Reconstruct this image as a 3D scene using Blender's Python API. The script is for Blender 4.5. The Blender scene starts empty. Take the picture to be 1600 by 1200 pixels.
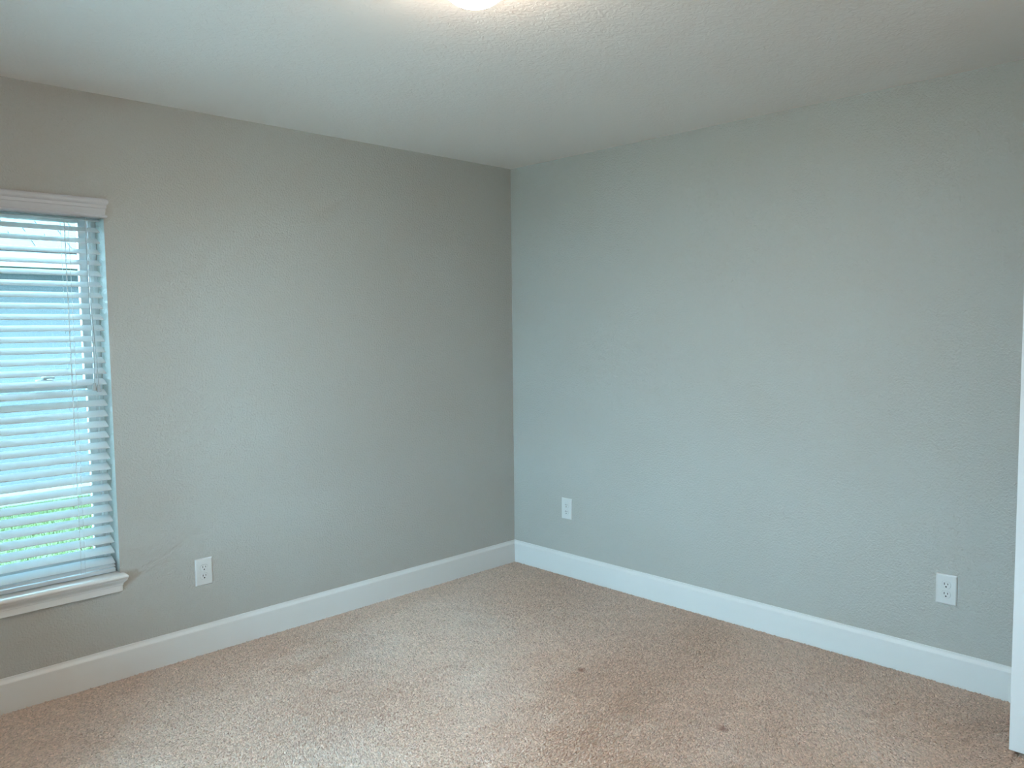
import bpy, bmesh, math, random
import numpy as np
from mathutils import Matrix, Vector

random.seed(7)
rng = np.random.default_rng(7)
scene = bpy.context.scene
COL = scene.collection
R = math.radians

# ------------------------------------------------------------------ camera
F_PX, YAW, PITCH, ROLL = 1246.69, 0.775368, -0.069739, -0.011692
CAM = Vector((-3.47888, -3.54071, 1.46962))
fwd = Vector((math.cos(PITCH) * math.sin(YAW), math.cos(PITCH) * math.cos(YAW), math.sin(PITCH)))
rgt = Vector((math.cos(YAW), -math.sin(YAW), 0))
upv = rgt.cross(fwd)
c_, s_ = math.cos(ROLL), math.sin(ROLL)
rgt, upv = rgt * c_ + upv * s_, upv * c_ - rgt * s_
cam_data = bpy.data.cameras.new('camera')
cam = bpy.data.objects.new('camera', cam_data)
COL.objects.link(cam)
cam_data.sensor_width = 36.0
cam_data.lens = F_PX / 1600 * 36.0
cam_data.clip_start = 0.02
cam.matrix_world = Matrix((
    (rgt.x, upv.x, -fwd.x, CAM.x),
    (rgt.y, upv.y, -fwd.y, CAM.y),
    (rgt.z, upv.z, -fwd.z, CAM.z),
    (0, 0, 0, 1)))
scene.camera = cam

# ------------------------------------------------------------------ sky, exposure
SKY = 36.0
LAMP = 235.0
world = bpy.data.worlds.new('overcast_sky')
scene.world = world
world.use_nodes = True
bg = world.node_tree.nodes['Background']
bg.inputs['Color'].default_value = (0.445, 0.77, 1.0, 1)
bg.inputs['Strength'].default_value = SKY
scene.view_settings.view_transform = 'Standard'
scene.view_settings.look = 'None'
scene.view_settings.exposure = -0.05
scene.view_settings.gamma = 1.0
scene.view_settings.use_curve_mapping = False

# ------------------------------------------------------------------ materials
def mat(name, col, rough=0.6, bump=None, mottle=None, metal=0.0, spec=0.5):
    """bump = (scale, strength, distance, detail, distortion); mottle = (scale, amount)"""
    m = bpy.data.materials.new(name)
    m.use_nodes = True
    nt = m.node_tree
    b = nt.nodes['Principled BSDF']
    b.inputs['Base Color'].default_value = (*col, 1)
    b.inputs['Roughness'].default_value = rough
    b.inputs['Metallic'].default_value = metal
    b.inputs['Specular IOR Level'].default_value = spec
    tc = nt.nodes.new('ShaderNodeTexCoord')
    if bump:
        n = nt.nodes.new('ShaderNodeTexNoise')
        n.inputs['Scale'].default_value = bump[0]
        n.inputs['Detail'].default_value = bump[3]
        n.inputs['Distortion'].default_value = bump[4]
        nt.links.new(tc.outputs['Object'], n.inputs['Vector'])
        bp = nt.nodes.new('ShaderNodeBump')
        bp.inputs['Strength'].default_value = bump[1]
        bp.inputs['Distance'].default_value = bump[2]
        nt.links.new(n.outputs['Fac'], bp.inputs['Height'])
        nt.links.new(bp.outputs['Normal'], b.inputs['Normal'])
    if mottle:
        n2 = nt.nodes.new('ShaderNodeTexNoise')
        n2.inputs['Scale'].default_value = mottle[0]
        n2.inputs['Detail'].default_value = 4
        nt.links.new(tc.outputs['Object'], n2.inputs['Vector'])
        mx = nt.nodes.new('ShaderNodeMix')
        mx.data_type = 'RGBA'
        a = mottle[1]
        mx.inputs[6].default_value = (*[v * (1 - a) for v in col], 1)
        mx.inputs[7].default_value = (*[min(1, v * (1 + a)) for v in col], 1)
        nt.links.new(n2.outputs['Fac'], mx.inputs[0])
        nt.links.new(mx.outputs[2], b.inputs['Base Color'])
    return m

def glass_mat():
    m = bpy.data.materials.new('window_glass')
    m.use_nodes = True
    nt = m.node_tree
    nt.nodes.remove(nt.nodes['Principled BSDF'])
    out = nt.nodes['Material Output']
    t = nt.nodes.new('ShaderNodeBsdfTransparent')
    t.inputs['Color'].default_value = (0.93, 0.98, 0.97, 1)
    g = nt.nodes.new('ShaderNodeBsdfGlossy')
    g.inputs['Roughness'].default_value = 0.02
    fr = nt.nodes.new('ShaderNodeFresnel')
    mx = nt.nodes.new('ShaderNodeMixShader')
    nt.links.new(fr.outputs[0], mx.inputs[0])
    nt.links.new(t.outputs[0], mx.inputs[1])
    nt.links.new(g.outputs[0], mx.inputs[2])
    nt.links.new(mx.outputs[0], out.inputs['Surface'])
    return m

def dome_mat(strength):
    """lit opal glass: brightest under the bulbs at the bottom, dimmer and warmer at the rim"""
    m = bpy.data.materials.new('lamp_dome')
    m.use_nodes = True
    nt = m.node_tree
    b = nt.nodes['Principled BSDF']
    b.inputs['Base Color'].default_value = (0.9, 0.88, 0.84, 1)
    tc = nt.nodes.new('ShaderNodeTexCoord')
    sx = nt.nodes.new('ShaderNodeSeparateXYZ')
    nt.links.new(tc.outputs['Object'], sx.inputs[0])
    mr = nt.nodes.new('ShaderNodeMapRange')
    mr.inputs['From Min'].default_value = -.050
    mr.inputs['From Max'].default_value = -.099
    mr.inputs['To Min'].default_value = strength * .055
    mr.inputs['To Max'].default_value = strength * 1.8
    nt.links.new(sx.outputs['Z'], mr.inputs['Value'])
    cr = nt.nodes.new('ShaderNodeValToRGB')
    cr.color_ramp.elements[0].color = (1, .58, .26, 1)
    cr.color_ramp.elements[1].color = (1, .82, .66, 1)
    cr.color_ramp.elements[1].position = .5
    m2 = nt.nodes.new('ShaderNodeMapRange')
    m2.inputs['From Min'].default_value = -.03
    m2.inputs['From Max'].default_value = -.101
    nt.links.new(sx.outputs['Z'], m2.inputs['Value'])
    nt.links.new(m2.outputs[0], cr.inputs[0])
    nt.links.new(cr.outputs[0], b.inputs['Emission Color'])
    nt.links.new(mr.outputs[0], b.inputs['Emission Strength'])
    return m

def slat_mat():
    """thin white vinyl: mostly opaque, a little daylight soaks through"""
    m = mat('vinyl_slat', (0.86, 0.89, 0.91), 0.38)
    nt = m.node_tree
    out = nt.nodes['Material Output']
    t = nt.nodes.new('ShaderNodeBsdfTranslucent')
    t.inputs['Color'].default_value = (0.90, 0.94, 0.95, 1)
    mx = nt.nodes.new('ShaderNodeMixShader')
    mx.inputs[0].default_value = 0.35
    nt.links.new(nt.nodes['Principled BSDF'].outputs[0], mx.inputs[1])
    nt.links.new(t.outputs[0], mx.inputs[2])
    nt.links.new(mx.outputs[0], out.inputs['Surface'])
    return m

def carpet_mat():
    m = bpy.data.materials.new('carpet_pile')
    m.use_nodes = True
    nt = m.node_tree
    b = nt.nodes['Principled BSDF']
    b.inputs['Roughness'].default_value = 0.95
    b.inputs['Specular IOR Level'].default_value = 0.15
    b.inputs['Sheen Weight'].default_value = 0.15
    at = nt.nodes.new('ShaderNodeAttribute')
    at.attribute_name = 'tuft'
    nt.links.new(at.outputs['Color'], b.inputs['Base Color'])
    return m

M = dict(
    wall=mat('painted_wall', (0.505, 0.491, 0.459), 0.65, bump=(110, 0.6, 0.007, 3, 0.4)),
    ceiling=mat('textured_ceiling', (0.90, 0.89, 0.875), 0.75, bump=(42, 0.5, 0.006, 4, 1.2)),
    trim=mat('white_trim', (0.81, 0.81, 0.80), 0.35),
    door=mat('door_paint', (0.84, 0.84, 0.84), 0.38),
    vinyl=mat('white_vinyl', (0.82, 0.84, 0.84), 0.35),
    slat=slat_mat(),
    valance=mat('valance_vinyl_shaded', (0.58, 0.58, 0.605), 0.4),  # white valance, its shade darkened into the base colour
    cord=mat('white_cord', (0.8, 0.82, 0.82), 0.8),
    tassel=mat('tassel_plastic', (0.40, 0.41, 0.41), 0.5),
    plate=mat('outlet_plastic', (0.74, 0.74, 0.73), 0.3),
    dark=mat('slot_dark', (0.015, 0.015, 0.015), 0.6),
    metal=mat('satin_nickel', (0.62, 0.6, 0.57), 0.3, metal=1.0),
    glass=glass_mat(),
    dome=dome_mat(LAMP),
    backing=mat('carpet_backing', (0.42, 0.315, 0.26), 0.95, mottle=(220, 0.2)),
    carpet=carpet_mat(),
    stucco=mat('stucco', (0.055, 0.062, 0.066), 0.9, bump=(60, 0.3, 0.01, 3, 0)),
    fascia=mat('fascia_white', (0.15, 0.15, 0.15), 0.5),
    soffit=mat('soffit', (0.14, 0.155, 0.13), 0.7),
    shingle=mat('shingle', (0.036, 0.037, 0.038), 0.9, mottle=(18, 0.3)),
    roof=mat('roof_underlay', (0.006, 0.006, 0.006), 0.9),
    concrete=mat('reflector_concrete', (0.66, 0.62, 0.56), 0.9, bump=(40, 0.3, 0.004, 3, 0), mottle=(3, 0.08)),
    grass=mat('grass', (0.048, 0.072, 0.013), 0.8, mottle=(9, 0.5)),
    soil=mat('lawn_ground', (0.03, 0.045, 0.012), 0.95, mottle=(5, 0.4)),
)

# ------------------------------------------------------------------ mesh helpers
def tag(o, label=None, cat=None, group=None, kind=None):
    if label: o['label'] = label
    if cat: o['category'] = cat
    if group: o['group'] = group
    if kind: o['kind'] = kind
    return o

def empty(name, loc, rz=0.0):
    o = bpy.data.objects.new(name, None)
    o.empty_display_size = 0.05
    o.location = loc
    o.rotation_euler = (0, 0, rz)
    COL.objects.link(o)
    return o

def link(name, me, m, parent=None, smooth=False):
    if m and not me.materials:
        me.materials.append(m)
    if smooth:
        for p in me.polygons: p.use_smooth = True
    o = bpy.data.objects.new(name, me)
    COL.objects.link(o)
    if parent: o.parent = parent
    return o

def build(name, bm, m, parent=None, smooth=False):
    bmesh.ops.recalc_face_normals(bm, faces=bm.faces)
    me = bpy.data.meshes.new(name)
    bm.to_mesh(me)
    bm.free()
    return link(name, me, m, parent, smooth)

def add_box(bm, x0, x1, y0, y1, z0, z1):
    v = [bm.verts.new(p) for p in ((x0, y0, z0), (x1, y0, z0), (x1, y1, z0), (x0, y1, z0),
                                   (x0, y0, z1), (x1, y0, z1), (x1, y1, z1), (x0, y1, z1))]
    for f in ((0, 3, 2, 1), (4, 5, 6, 7), (0, 1, 5, 4), (1, 2, 6, 5), (2, 3, 7, 6), (3, 0, 4, 7)):
        bm.faces.new([v[i] for i in f])

def box(name, x0, x1, y0, y1, z0, z1, m, parent=None, bevel=0.0):
    bm = bmesh.new()
    add_box(bm, x0, x1, y0, y1, z0, z1)
    if bevel:
        bmesh.ops.bevel(bm, geom=bm.edges[:], offset=bevel, segments=2, affect='EDGES', profile=0.6)
    return build(name, bm, m, parent)

def lathe(bm, prof, n=24, axis='z', origin=(0, 0, 0)):
    rings = []
    for r, h in prof:
        ring = []
        for k in range(n):
            a = 2 * math.pi * k / n
            p = (r * math.cos(a), r * math.sin(a), h)
            if axis == 'x': p = (h, p[0], p[1])
            if axis == 'y': p = (p[0], h, p[1])
            ring.append(bm.verts.new(Vector(p) + Vector(origin)))
        rings.append(ring)
    for a, b in zip(rings, rings[1:]):
        for k in range(n):
            bm.faces.new((a[k], a[(k + 1) % n], b[(k + 1) % n], b[k]))
    bm.faces.new(rings[0])
    bm.faces.new(rings[-1])

def tube(bm, pts, r, n=6):
    rings = []
    for i, p in enumerate(pts):
        p = Vector(p)
        d = (Vector(pts[min(i + 1, len(pts) - 1)]) - Vector(pts[max(i - 1, 0)])).normalized()
        u = d.orthogonal().normalized() if abs(d.x) > 0.9 else Vector((1, 0, 0))
        u = (u - d * u.dot(d)).normalized()
        w = d.cross(u)
        rings.append([bm.verts.new(p + (u * math.cos(2 * math.pi * k / n) + w * math.sin(2 * math.pi * k / n)) * r) for k in range(n)])
    for a, b in zip(rings, rings[1:]):
        for k in range(n):
            bm.faces.new((a[k], a[(k + 1) % n], b[(k + 1) % n], b[k]))
    bm.faces.new(rings[0]); bm.faces.new(rings[-1])

def sweep_returned(bm, prof, x0, x1, y_in=0.0):
    """moulding on the window wall (faces -y): profile (depth, z) top to bottom or bottom to top,
    mitred returns at both ends running back to y_in"""
    rows = []
    for d, z in prof:
        rows.append([bm.verts.new(p) for p in ((x0 - d, y_in, z), (x0 - d, -d, z), (x1 + d, -d, z), (x1 + d, y_in, z))])
    for a, b in zip(rows, rows[1:]):
        for k in range(3):
            bm.faces.new((a[k], a[k + 1], b[k + 1], b[k]))
        bm.faces.new((a[3], a[0], b[0], b[3]))
    bm.faces.new(rows[0]); bm.faces.new(rows[-1])

def extrude_poly(bm, poly, place, a0, a1):
    """closed 2-D polygon extruded along one axis; place(u, v, a) -> xyz"""
    A = [bm.verts.new(place(u, v, a0)) for u, v in poly]
    B = [bm.verts.new(place(u, v, a1)) for u, v in poly]
    n = len(poly)
    for k in range(n):
        bm.faces.new((A[k], A[(k + 1) % n], B[(k + 1) % n], B[k]))
    bm.faces.new(A); bm.faces.new(B)

def wall_with_hole(name, place, u0, u1, z0, z1, hole, thick, m):
    """place(u, depth, z); one rectangular hole (hu0, hu1, hz0, hz1)"""
    bm = bmesh.new()
    us = [u0, hole[0], hole[1], u1]
    zs = [z0, hole[2], hole[3], z1]
    for d in (0, thick):
        V = {(i, j): bm.verts.new(place(us[i], d, zs[j])) for i in range(4) for j in range(4)}
        for i in range(3):
            for j in range(3):
                if (i, j) != (1, 1):
                    bm.faces.new((V[i, j], V[i + 1, j], V[i + 1, j + 1], V[i, j + 1]))
        if d == 0: V0 = V
        else:
            ring = [(1, 1), (2, 1), (2, 2), (1, 2)]
            for a, b in zip(ring, ring[1:] + ring[:1]):
                bm.faces.new((V0[a], V0[b], V[b], V[a]))
            for a, b in (((0, 0), (3, 0)), ((3, 0), (3, 3)), ((3, 3), (0, 3)), ((0, 3), (0, 0))):
                bm.faces.new([bm.verts.new(V0[a].co), bm.verts.new(V0[b].co), bm.verts.new(V[b].co), bm.verts.new(V[a].co)])
    return build(name, bm, m)

# ------------------------------------------------------------------ room shell
H = 2.44
XW, YR = -3.68, -3.66               # side wall behind the camera's left, rear wall
WX0, WX1, WZ0, WZ1 = -3.262, -2.348, 0.455, 1.985   # window opening
WT = 0.20
DX0, DX1, DZ = -1.285, -0.425, 2.075                # doorway in the rear wall
HY = -5.0                                           # far side of the hall

tag(wall_with_hole('wall_left', lambda u, d, z: (u, d, z), XW - 0.12, 0.12, 0, H, (WX0, WX1, WZ0, WZ1), WT, M['wall']),
    'pale greige textured wall with the blind-covered window', 'wall', kind='structure')
tag(box('wall_right', 0, 0.12, HY - 0.12, 0, 0, H, M['wall']),
    'pale greige textured wall with two outlets beside the open door', 'wall', kind='structure')
SY0, SY1 = -1.72, -0.80                              # unseen window added in the side wall for fill daylight
tag(wall_with_hole('wall_side', lambda u, d, z: (XW - d, u, z), HY - 0.12, 0, 0, H, (SY0, SY1, WZ0, WZ1), 0.12, M['wall']),
    'pale greige wall opposite the wall with two outlets', 'wall', kind='structure')
tag(wall_with_hole('wall_rear', lambda u, d, z: (u, YR - d, z), XW, 0, 0, H, (DX0, DX1, -0.0, DZ), 0.12, M['wall']),
    'pale greige wall with the doorway opposite the window', 'wall', kind='structure')
tag(box('wall_hall', XW, 0, HY - 0.12, HY, 0, H, M['wall']),
    'pale greige wall of the hallway beyond the doorway', 'wall', kind='structure')
tag(box('ceiling', XW - 0.12, 0.12, HY - 0.12, WT, H, H + 0.12, M['ceiling']),
    'white knockdown-textured ceiling', 'ceiling', kind='structure')
floor = tag(box('floor', XW - 0.12, 0.12, HY - 0.12, WT, -0.12, -0.004, M['backing']),
            'beige-brown carpeted floor', 'floor', kind='structure')
tag(box('exterior_eave', XW - 2, 3, WT, 0.27, H - 0.02, H + 0.12, M['soffit']),
    'overhanging eave outside above the window', 'eave', kind='structure')

# baseboards
BB = [(0, 0), (0.0145, 0), (0.0145, 0.1165), (0.0135, 0.1190), (0.0065, 0.1270), (0.0045, 0.1310), (0.0040, 0.1365), (0.0028, 0.1375), (0, 0.1375)]
def baseboard(name, label, place, a0, a1):
    bm = bmesh.new()
    extrude_poly(bm, BB, place, a0, a1)
    tag(build(name, bm, M['trim']), label, 'baseboard', kind='structure')
baseboard('baseboard_left', 'white baseboard below the window', lambda d, z, a: (a, -d, z), XW, 0.0)
baseboard('baseboard_right', 'white baseboard below the two outlets', lambda d, z, a: (-d, a, z), YR, -0.0005)
baseboard('baseboard_side', 'white baseboard on the wall opposite the two outlets', lambda d, z, a: (XW + d, a, z), YR, 0)
baseboard('baseboard_rear', 'white baseboard along the doorway wall', lambda d, z, a: (a, YR + d, z), XW, DX0 - 0.065)

# doorway casing
def casing(name, label, x0, x1, z0, z1):
    tag(box(name, x0, x1, YR, YR + 0.014, z0, z1, M['trim'], bevel=0.003), label, 'door casing', kind='structure')
casing('trim_2', 'white casing strip on the latch side of the doorway', DX0 - 0.06, DX0, 0, DZ + 0.06)
casing('trim_3', 'white casing strip on the hinge side of the doorway', DX1, DX1 + 0.06, 0, DZ + 0.06)
casing('trim_4', 'white casing strip across the top of the doorway', DX0, DX1, DZ, DZ + 0.06)

# ------------------------------------------------------------------ carpet pile (uncountable: one mesh)
def carpet():
    sp = 0.0066
    xs = np.arange(XW + 0.006, -0.012, sp)
    ys = np.arange(YR - 0.12, -0.012, sp)
    X, Y = np.meshgrid(xs, ys)
    X = X.ravel(); Y = Y.ravel()
    n = len(X)
    X = X + rng.uniform(-.5, .5, n) * sp
    Y = Y + rng.uniform(-.5, .5, n) * sp
    def lf(seed, scale, octs=3):          # smooth low-frequency field
        r = np.random.default_rng(seed)
        f = np.zeros(n)
        for o in range(octs):
            for _ in range(4):
                k = r.normal(0, 1, 2) * scale * (1.9 ** o)
                f += np.sin(X * k[0] + Y * k[1] + r.uniform(0, 6.28)) / (1.5 ** o)
        return f / 4
    lx = lf(1, 3.2) * 0.0055 + rng.normal(0, .0032, n)
    ly = lf(2, 3.2) * 0.0055 + rng.normal(0, .0032, n)
    h = 0.0038 + lf(3, 5) * 0.0006 + rng.normal(0, .0012, n)
    stain = np.zeros(n)
    for sx, sy, a, b in ((-0.9394, -1.3578, 0.020, 0.013), (-0.9642, -2.0565, 0.020, 0.012)):
        u = (X - sx) * 0.70 - (Y - sy) * 0.71
        v = (X - sx) * 0.71 + (Y - sy) * 0.70
        g = np.exp(-((u / a) ** 2 + (v / (a * 1.15)) ** 2) ** 1.5)
        stain = np.maximum(stain, g)
    h = np.maximum(h - stain * 0.003, 0.0006)
    w = 0.0068 + rng.uniform(-.0008, .0010, n)
    a0 = rng.uniform(0, 6.28, n)
    V = np.zeros((n, 4, 3), np.float32)
    for k in range(3):
        a = a0 + k * 2.0944
        V[:, k, 0] = X + np.cos(a) * w; V[:, k, 1] = Y + np.sin(a) * w; V[:, k, 2] = -0.0012
    V[:, 3, 0] = X + lx; V[:, 3, 1] = Y + ly; V[:, 3, 2] = h
    tri = np.array([[0, 1, 3], [1, 2, 3], [2, 0, 3]])
    idx = (np.arange(n)[:, None, None] * 4 + tri[None]).reshape(-1).astype(np.int32)
    me = bpy.data.meshes.new('carpet_pile')
    me.vertices.add(n * 4)
    me.vertices.foreach_set('co', V.reshape(-1))
    me.loops.add(len(idx))
    me.loops.foreach_set('vertex_index', idx)
    me.polygons.add(n * 3)
    me.polygons.foreach_set('loop_start', np.arange(0, n * 9, 3, dtype=np.int32))
    me.polygons.foreach_set('loop_total', np.full(n * 3, 3, np.int32))
    me.polygons.foreach_set('use_smooth', np.ones(n * 3, bool))
    # yarn colour: random per tuft, plus the two small brown spots
    base = np.array(CARPET)
    val = np.clip(1 + rng.normal(0, .11, n), .5, 1.5)[:, None]
    hue = rng.normal(0, .012, (n, 3))
    colr = np.clip(base[None] * val + hue * base[None], 0.02, .95)
    colr = colr * (1 - stain[:, None]) + np.array([.40, .235, .175])[None] * stain[:, None]
    rgba = np.ones((n, 4, 4), np.float32)
    rgba[:, :, :3] = colr[:, None, :]
    att = me.color_attributes.new('tuft', 'FLOAT_COLOR', 'POINT')
    att.data.foreach_set('color', rgba.reshape(-1))
    me.update()
    o = link('carpet_pile', me, M['carpet'], floor)
    o['kind'] = 'stuff'
CARPET = (0.685, 0.522, 0.428)
carpet()

# ------------------------------------------------------------------ window unit
win = tag(empty('window_1', ((WX0 + WX1) / 2, 0.13, WZ0)), 'white vinyl single-hung window behind the blind', 'window', kind='structure')
def wpart(name, parts, m, parent=win, bevel=0.0):
    """boxes in world coordinates, stored relative to the window's base point"""
    off = win.location if parent is win else win.location
    bm = bmesh.new()
    for x0, x1, y0, y1, z0, z1 in parts:
        add_box(bm, x0 - off.x, x1 - off.x, y0 - off.y, y1 - off.y, z0 - off.z, z1 - off.z)
    if bevel:
        bmesh.ops.bevel(bm, geom=bm.edges[:], offset=bevel, segments=1, affect='EDGES')
    return build(name, bm, m, parent)
fx0, fx1, fz0, fz1 = WX0, WX1, WZ0, WZ1
ZM = 1.255
wpart('frame', [(fx0, fx0 + .018, .105, .185, fz0, fz1), (fx1 - .018, fx1, .105, .185, fz0, fz1),
                (fx0 + .018, fx1 - .018, .105, .185, fz0, fz0 + .022), (fx0 + .018, fx1 - .018, .105, .185, fz1 - .022, fz1)], M['vinyl'], bevel=.002)
wpart('frame_stop', [(fx0 + .018, fx0 + .026, .112, .124, fz0 + .022, fz1 - .022), (fx1 - .026, fx1 - .018, .112, .124, fz0 + .022, fz1 - .022)], M['vinyl'])
def sash(name, y0, y1, z0, z1, rail_b, rail_t):
    st = .034
    a0, a1 = fx0 + .022, fx1 - .022
    s = wpart(name, [(a0, a0 + st, y0, y1, z0, z1), (a1 - st, a1, y0, y1, z0, z1),
                     (a0 + st, a1 - st, y0, y1, z0, z0 + rail_b), (a0 + st, a1 - st, y0, y1, z1 - rail_t, z1)], M['vinyl'], bevel=.002)
    ym = (y0 + y1) / 2
    wpart('pane', [(a0 + st - .004, a1 - st + .004, ym - .002, ym + .002, z0 + rail_b - .004, z1 - rail_t + .004)], M['glass'], parent=s)
    return s
up = sash('upper_sash', .150, .176, ZM - .02, fz1 - .022, .035, .032)
lo = sash('lower_sash', .122, .148, fz0 + .022, ZM + .02, .045, .038)
bm = bmesh.new()
ox, oy, oz = -2.563 - win.location.x, .118 - win.location.y, ZM + .02 - win.location.z
add_box(bm, ox - .03, ox + .03, oy + .0, oy + .026, oz, oz + .006)
lathe(bm, [(.011, 0), (.011, .012), (.008, .015)], 14, origin=(ox, oy + .013, oz + .004))
add_box(bm, ox - .006, ox + .035, oy - .004, oy + .008, oz + .010, oz + .018)
build('sash_lock', bm, M['vinyl'], lo)

# added bare window, unseen in the side wall, lets in fill daylight
fill_win = tag(empty('fill_window', (XW - .06, (SY0 + SY1) / 2, WZ0)), 'unseen bare window added for fill daylight in the wall opposite the two outlets', 'window', kind='structure')
hw, hh = (SY1 - SY0) / 2, WZ1 - WZ0
bm = bmesh.new()
for b in ((-.03, .03, -hw, -hw + .05, 0, hh), (-.03, .03, hw - .05, hw, 0, hh), (-.03, .03, -.03, .03, .05, hh - .05),
          (-.03, .03, -hw + .05, hw - .05, 0, .05), (-.03, .03, -hw + .05, hw - .05, hh - .05, hh)):
    add_box(bm, *b)
build('frame', bm, M['vinyl'], fill_win)
for y0, y1 in ((-hw + .045, -.025), (.025, hw - .045)):
    box('pane', -.002, .002, y0, y1, .045, hh - .045, M['glass'], fill_win)

# stool and apron under the window
sill = tag(empty('trim_1', ((WX0 + WX1) / 2, 0, 0.378)), 'white window stool with moulded apron', 'window sill', kind='structure')
def local(o, parent):
    o.matrix_parent_inverse = parent.matrix_world.inverted() if False else Matrix.Translation(-parent.location)
    return o
bm = bmesh.new()
sweep_returned(bm, [(.030, .436), (.040, .436), (.046, .440), (.048, .446), (.045, .452), (.038, .4555), (.030, .456)], -3.234, -2.376)
add_box(bm, WX0 + .001, WX1 - .001, -.031, .106, .4365, .4558)
local(build('stool', bm, M['trim'], sill), sill)
bm = bmesh.new()
sweep_returned(bm, [(.013, .378), (.015, .380), (.015, .404), (.017, .406), (.0175, .411), (.020, .416), (.026, .422), (.031, .428), (.033, .436)], -3.250, -2.360)
local(build('apron', bm, M['trim'], sill), sill)

# ------------------------------------------------------------------ blind
blind = tag(empty('window_blind', ((WX0 + WX1) / 2, 0.04, 0.47)), 'white horizontal-slat blind with moulded valance hanging in the window', 'blind')
def bl(o):
    o.matrix_parent_inverse = Matrix.Translation(-blind.location)
    return o
bm = bmesh.new()
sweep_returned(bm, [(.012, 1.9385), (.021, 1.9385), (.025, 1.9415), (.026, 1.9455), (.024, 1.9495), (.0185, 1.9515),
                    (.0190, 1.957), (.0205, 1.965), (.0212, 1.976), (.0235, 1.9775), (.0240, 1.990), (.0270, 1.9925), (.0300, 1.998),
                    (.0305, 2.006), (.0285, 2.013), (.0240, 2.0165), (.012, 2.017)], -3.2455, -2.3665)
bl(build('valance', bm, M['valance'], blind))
BX0, BX1 = WX0 + .010, WX1 - .011
bl(box('headrail', BX0, BX1, .012, .068, 1.938, 1.980, M['slat'], blind))
# one slat mesh, shared
TILT = R(25.5)
bm = bmesh.new()
L2 = (BX1 - BX0) / 2
w2, th = .0254, .0028
sec = []
for k in range(7):
    u = -w2 + 2 * w2 * k / 6
    sec.append((u, .0012 * (1 - (u / w2) ** 2)))
poly = [(u, v + th / 2) for u, v in sec] + [(u, v - th / 2) for u, v in reversed(sec)]
extrude_poly(bm, poly, lambda u, v, a: (a, u * math.cos(TILT) - v * math.sin(TILT), u * math.sin(TILT) + v * math.cos(TILT)), -L2, L2)
bmesh.ops.recalc_face_normals(bm, faces=bm.faces)
slat_me = bpy.data.meshes.new('slat')
bm.to_mesh(slat_me); bm.free()
slat_me.materials.append(M['slat'])
YC = 0.042
zs = []
z = 1.9375
while z > .505:
    zs.append(z); z -= .0447
zs += [.4925]
for z in zs:
    o = link('slat', slat_me, None, blind)
    o.location = ((BX0 + BX1) / 2 - blind.location.x, YC - blind.location.y, z + .0005 - blind.location.z)
bl(box('bottom_rail', BX0, BX1, YC - .0255, YC + .0255, .4605, .4765, M['slat'], blind, bevel=.003))
# ladder strings, lift cord, pull cords
hx, hz = math.cos(TILT) * w2 + .0015, math.sin(TILT) * w2
for lx in (BX1 - .125, (BX0 + BX1) / 2, BX0 + .125):
    bm = bmesh.new()
    for dx in (-.008, .008):
        tube(bm, [(lx + dx, YC - hx, 1.94), (lx + dx, YC - hx, .470)], .0008, 5)
        tube(bm, [(lx + dx, YC + hx, 1.94), (lx + dx, YC + hx, .470)], .0008, 5)
    bl(build('ladder_cord', bm, M['cord'], blind))
    bm = bmesh.new()
    tube(bm, [(lx, YC, 1.94), (lx, YC, .476)], .0009, 5)
    bl(build('lift_cord', bm, M['cord'], blind))
for dx, dz, de in ((0.0, 0.0, 0.0), (0.011, -.006, .0165)):
    cx = BX1 - .058 + dx * .4
    ex = -2.411 + de
    pts = [(cx, .006, 1.941), (cx + .002, .008, 1.6), (cx + .008 + (ex - cx) * .5, .009, 1.33), (ex, .008, 1.263 + dz)]
    bm = bmesh.new()
    tube(bm, pts, .0013, 6)
    pc = bl(build('pull_cord', bm, M['tassel'], blind))
    bm = bmesh.new()
    lathe(bm, [(.0030, .031), (.0055, .030), (.0068, .020), (.0090, .005), (.0090, .001), (.0075, 0)], 14, origin=(0, 0, 0))
    t = build('cord_tassel', bm, M['tassel'], pc)
    t.matrix_parent_inverse = Matrix.Translation(-blind.location)
    t.matrix_parent_inverse = Matrix.Identity(4)
    t.location = (ex, .008, 1.233 + dz)

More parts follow.
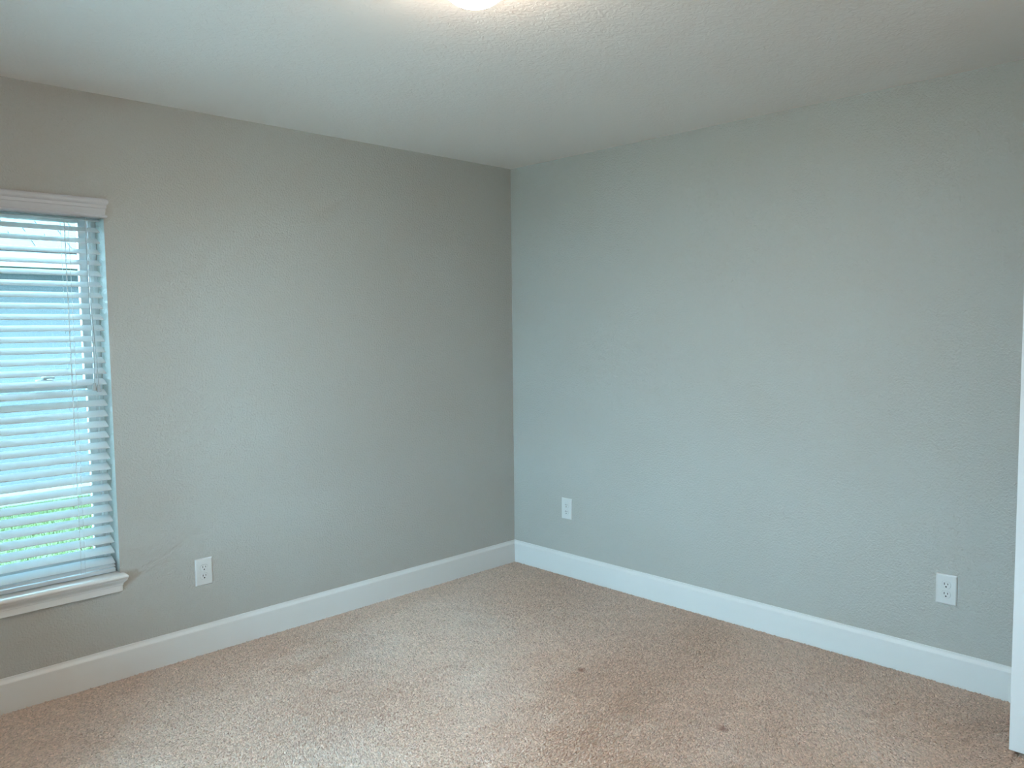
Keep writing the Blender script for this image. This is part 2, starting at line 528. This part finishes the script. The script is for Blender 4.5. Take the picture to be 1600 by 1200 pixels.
# ------------------------------------------------------------------ outlets
def make_outlet(loc, rz, label):
    o = tag(empty('wall_outlet', loc, rz), label, 'outlet', 'duplex wall outlets')
    bm = bmesh.new()
    pw, ph = .0395, .062
    prof = [(0, 0), (0, .0022), (.0012, .0042), (.0035, .0058), (.0055, .0062)]
    rows = []
    for i, d in prof:
        rows.append([bm.verts.new((sx * (pw - i), -d, sz * (ph - i))) for sx, sz in ((-1, -1), (1, -1), (1, 1), (-1, 1))])
    for a, b in zip(rows, rows[1:]):
        for k in range(4):
            bm.faces.new((a[k], a[(k + 1) % 4], b[(k + 1) % 4], b[k]))
    bm.faces.new(rows[0]); bm.faces.new(rows[-1])
    build('cover_plate', bm, M['plate'], o)
    for s in (1, -1):
        zc = s * .0195
        bm = bmesh.new()
        r, flat = .0172, .0142
        ring = []
        for k in range(40):
            a = 2 * math.pi * k / 40
            ring.append((r * math.cos(a), max(-flat, min(flat, r * math.sin(a)))))
        # dark groove around the face, then the face itself
        A = [bm.verts.new((x, -.0060, zc + z)) for x, z in ring]
        B = [bm.verts.new((x, -.0076, zc + z)) for x, z in ring]
        C = [bm.verts.new((x * .95, -.0082, zc + z * .95)) for x, z in ring]
        for P, Q in ((A, B), (B, C)):
            for k in range(40):
                bm.faces.new((P[k], P[(k + 1) % 40], Q[(k + 1) % 40], Q[k]))
        bm.faces.new(A); bm.faces.new(C)
        rec = build('receptacle', bm, M['plate'], o)
        bm = bmesh.new()
        for k in range(40):
            x, z = ring[k]; x2, z2 = ring[(k + 1) % 40]
            q = [(x, z), (x2, z2), (x2 * 1.045, z2 * 1.045), (x * 1.045, z * 1.045)]
            bm.faces.new([bm.verts.new((u, -.00630, zc + v)) for u, v in q])
        build('face_groove', bm, M['tassel'], rec)
        for sx, hh in ((-.0064, .0046), (.0064, .0036)):
            box('slot', sx - .0013, sx + .0013, -.0084, -.0070, zc + .0040 - hh, zc + .0040 + hh, M['dark'], rec)
        bm = bmesh.new()
        lathe(bm, [(.0031, -.0084), (.0031, -.0070)], 14, axis='y', origin=(0, 0, zc - .0075))
        build('ground_hole', bm, M['dark'], rec)
    bm = bmesh.new()
    lathe(bm, [(.0028, -.0060), (.0028, -.0068), (.002, -.0073)], 14, axis='y')
    build('cover_screw', bm, M['plate'], o)
    return o
make_outlet((-1.991, 0, .380), 0, 'white duplex outlet on the wall beside the window blind')
make_outlet((0, -.4435, .404), R(-90), 'small white duplex outlet near the corner where the walls meet')
make_outlet((0, -2.502, .3905), R(-90), 'white duplex outlet near the edge of the open door')

# ------------------------------------------------------------------ ceiling lights
def make_light(loc, label):
    o = tag(empty('ceiling_light', loc), label, 'ceiling light')
    bm = bmesh.new()
    lathe(bm, [(.098, 0), (.100, -.006), (.100, -.024), (.096, -.030)], 40)
    build('base_pan', bm, M['trim'], o, smooth=False)
    bm = bmesh.new()
    prof = []
    for k in range(13):
        a = math.pi / 2 * k / 12
        prof.append((max(.094 * math.cos(a), .002), -.030 - .071 * math.sin(a)))
    lathe(bm, prof, 40)
    build('glass_dome', bm, M['dome'], o, smooth=True)
    return o
make_light((-1.985, -1.889, H), 'lit flush dome ceiling light glowing warm white above the bedroom')
make_light((-1.9, -4.35, H), 'unseen dome light added as fill in the hallway beyond the doorway')  # hall lamp is out of view, added for extra fill

# ------------------------------------------------------------------ open door
door = tag(empty('door_1', (-.4476, -3.655, .02), R(0)), 'white panel door standing open into the room', 'door', kind='structure')
DW, DH, DT = .813, 2.04, .035
def dpart(name, boxes, m, parent=door, bevel=0.0):
    bm = bmesh.new()
    for b in boxes: add_box(bm, *b)
    if bevel: bmesh.ops.bevel(bm, geom=bm.edges[:], offset=bevel, segments=2, affect='EDGES')
    return build(name, bm, m, parent)
st = .115
# slab with two recessed panels on each face, as one skin
bm = bmesh.new()
for xf, sgn in ((0.0, 1), (DT, -1)):
    ysg = [0, st, DW - st, DW]
    zsg = [0, .22, .86, 1.02, DH - .12, DH]
    V = {(i, j): bm.verts.new((xf, ysg[i], zsg[j])) for i in range(4) for j in range(6)}
    for i in range(3):
        for j in range(5):
            q = [V[i, j], V[i + 1, j], V[i + 1, j + 1], V[i, j + 1]]
            if i == 1 and j in (1, 3):
                y0, y1, z0, z1 = ysg[1], ysg[2], zsg[j], zsg[j + 1]
                prev = q
                for ins, dep in ((.010, .007), (.032, .007), (.050, .002)):
                    cur = [bm.verts.new((xf + sgn * dep, y, z)) for y, z in
                           ((y0 + ins, z0 + ins), (y1 - ins, z0 + ins), (y1 - ins, z1 - ins), (y0 + ins, z1 - ins))]
                    for k in range(4):
                        bm.faces.new((prev[k], prev[(k + 1) % 4], cur[(k + 1) % 4], cur[k]))
                    prev = cur
                bm.faces.new(prev)
            else:
                bm.faces.new(q)
    edge = [V[i, 0] for i in range(4)] + [V[3, j] for j in range(1, 6)] + [V[i, 5] for i in (2, 1, 0)] + [V[0, j] for j in (4, 3, 2, 1)]
    if sgn == 1: E0 = edge
    else:
        n = len(edge)
        for k in range(n):
            bm.faces.new((E0[k], E0[(k + 1) % n], edge[(k + 1) % n], edge[k]))
bmesh.ops.recalc_face_normals(bm, faces=bm.faces)
sl = build('slab', bm, M['door'], door)
bv = sl.modifiers.new('edge_round', 'BEVEL'); bv.width = .0022; bv.segments = 2; bv.limit_method = 'ANGLE'; bv.angle_limit = R(60)
for sgn, x0 in ((-1, 0.0), (1, DT)):
    bm = bmesh.new()
    lathe(bm, [(.031, x0), (.031, x0 + sgn * .006), (.012, x0 + sgn * .010), (.011, x0 + sgn * .030), (.022, x0 + sgn * .038),
               (.0265, x0 + sgn * .050), (.022, x0 + sgn * .062), (.008, x0 + sgn * .066)], 24, axis='x', origin=(0, DW - .07, .93))
    build('door_knob', bm, M['metal'], door, smooth=True)
dpart('latch_plate', [(.006, .029, DW - .0005, DW + .0012, .90, .96)], M['metal'])
for hz_ in (.18, 1.0, 1.82):
    bm = bmesh.new()
    lathe(bm, [(.006, hz_ - .045), (.006, hz_ + .045)], 12, origin=(-.005, -.003, 0))
    build('hinge', bm, M['metal'], door)

# ------------------------------------------------------------------ outdoors
GZ = -0.2
tag(box('ground', -25, 25, -25, 30, GZ - .2, GZ, M['soil']), 'green lawn between the two houses', 'lawn', kind='structure')
tag(box('reflector_slab', -9.5, XW - 0.12, -7, 3.5, GZ - .1, GZ + .06, M['concrete']), 'unseen pale concrete patio outside the bare window', 'reflector', kind='structure')  # added pale slab, throws daylight up through the side window
# grass blades
n = 42000
gx = rng.uniform(-5.5, 3.5, n); gy = rng.uniform(1.0, 5.25, n)
a = rng.uniform(0, 6.28, n); hgt = rng.uniform(.03, .075, n); wd = rng.uniform(.003, .006, n)
V = np.zeros((n, 3, 3), np.float32)
V[:, 0] = np.stack([gx + np.cos(a) * wd, gy + np.sin(a) * wd, np.full(n, GZ - .002)], 1)
V[:, 1] = np.stack([gx - np.cos(a) * wd, gy - np.sin(a) * wd, np.full(n, GZ - .002)], 1)
V[:, 2] = np.stack([gx + rng.normal(0, .02, n), gy + rng.normal(0, .02, n), GZ + hgt], 1)
me = bpy.data.meshes.new('grass_blades')
me.from_pydata(V.reshape(-1, 3).tolist(), [], np.arange(n * 3).reshape(-1, 3).tolist())
tag(link('grass_blades', me, M['grass']), 'short green grass seen between the blind slats', 'grass', kind='stuff')

house = tag(empty('neighbour_house', (3, 5.4, GZ)), 'pale house with a shingled roof seen through the blind', 'house')
def hs(o):
    o.matrix_parent_inverse = Matrix.Translation(-house.location)
    return o
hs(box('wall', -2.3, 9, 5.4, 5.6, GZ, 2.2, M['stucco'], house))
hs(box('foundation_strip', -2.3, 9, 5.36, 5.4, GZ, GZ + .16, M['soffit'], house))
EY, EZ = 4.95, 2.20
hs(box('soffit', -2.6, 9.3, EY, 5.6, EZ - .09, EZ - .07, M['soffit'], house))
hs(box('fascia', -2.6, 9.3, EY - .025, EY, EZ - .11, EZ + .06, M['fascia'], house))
PIT = R(27)
bm = bmesh.new()
roof_l = 5.2
extrude_poly(bm, [(EY - .05, EZ + .055), (EY - .05 + roof_l * math.cos(PIT), EZ + .055 + roof_l * math.sin(PIT)),
                  (EY - .05 + roof_l * math.cos(PIT), EZ - .05 + roof_l * math.sin(PIT) - .1), (EY, EZ + .0)],
             lambda u, v, a: (a, u, v), -2.62, 9.4)
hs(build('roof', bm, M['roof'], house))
# shingles: shared tab mesh
bm = bmesh.new()
EXP, TW = .19, .305
add_box(bm, -TW / 2 + .004, TW / 2 - .004, 0, EXP + .03, 0, .010)
for v in bm.verts:
    if v.co.y > .1: v.co.z -= .006
bmesh.ops.recalc_face_normals(bm, faces=bm.faces)
sh_me = bpy.data.meshes.new('shingle'); bm.to_mesh(sh_me); bm.free()
sh_me.materials.append(M['shingle'])
for r_ in range(11):
    s = r_ * EXP
    for k in range(24):
        o = link('shingle', sh_me, None, house)
        x = -2.45 + (k + (.5 if r_ % 2 else 0)) * TW
        o.location = (x - house.location.x, EY - .07 + s * math.cos(PIT) - house.location.y, EZ + .058 + .003 + s * math.sin(PIT) - .010 - house.location.z + random.uniform(0, .003))
        o.rotation_euler = (PIT + .03, 0, 0)
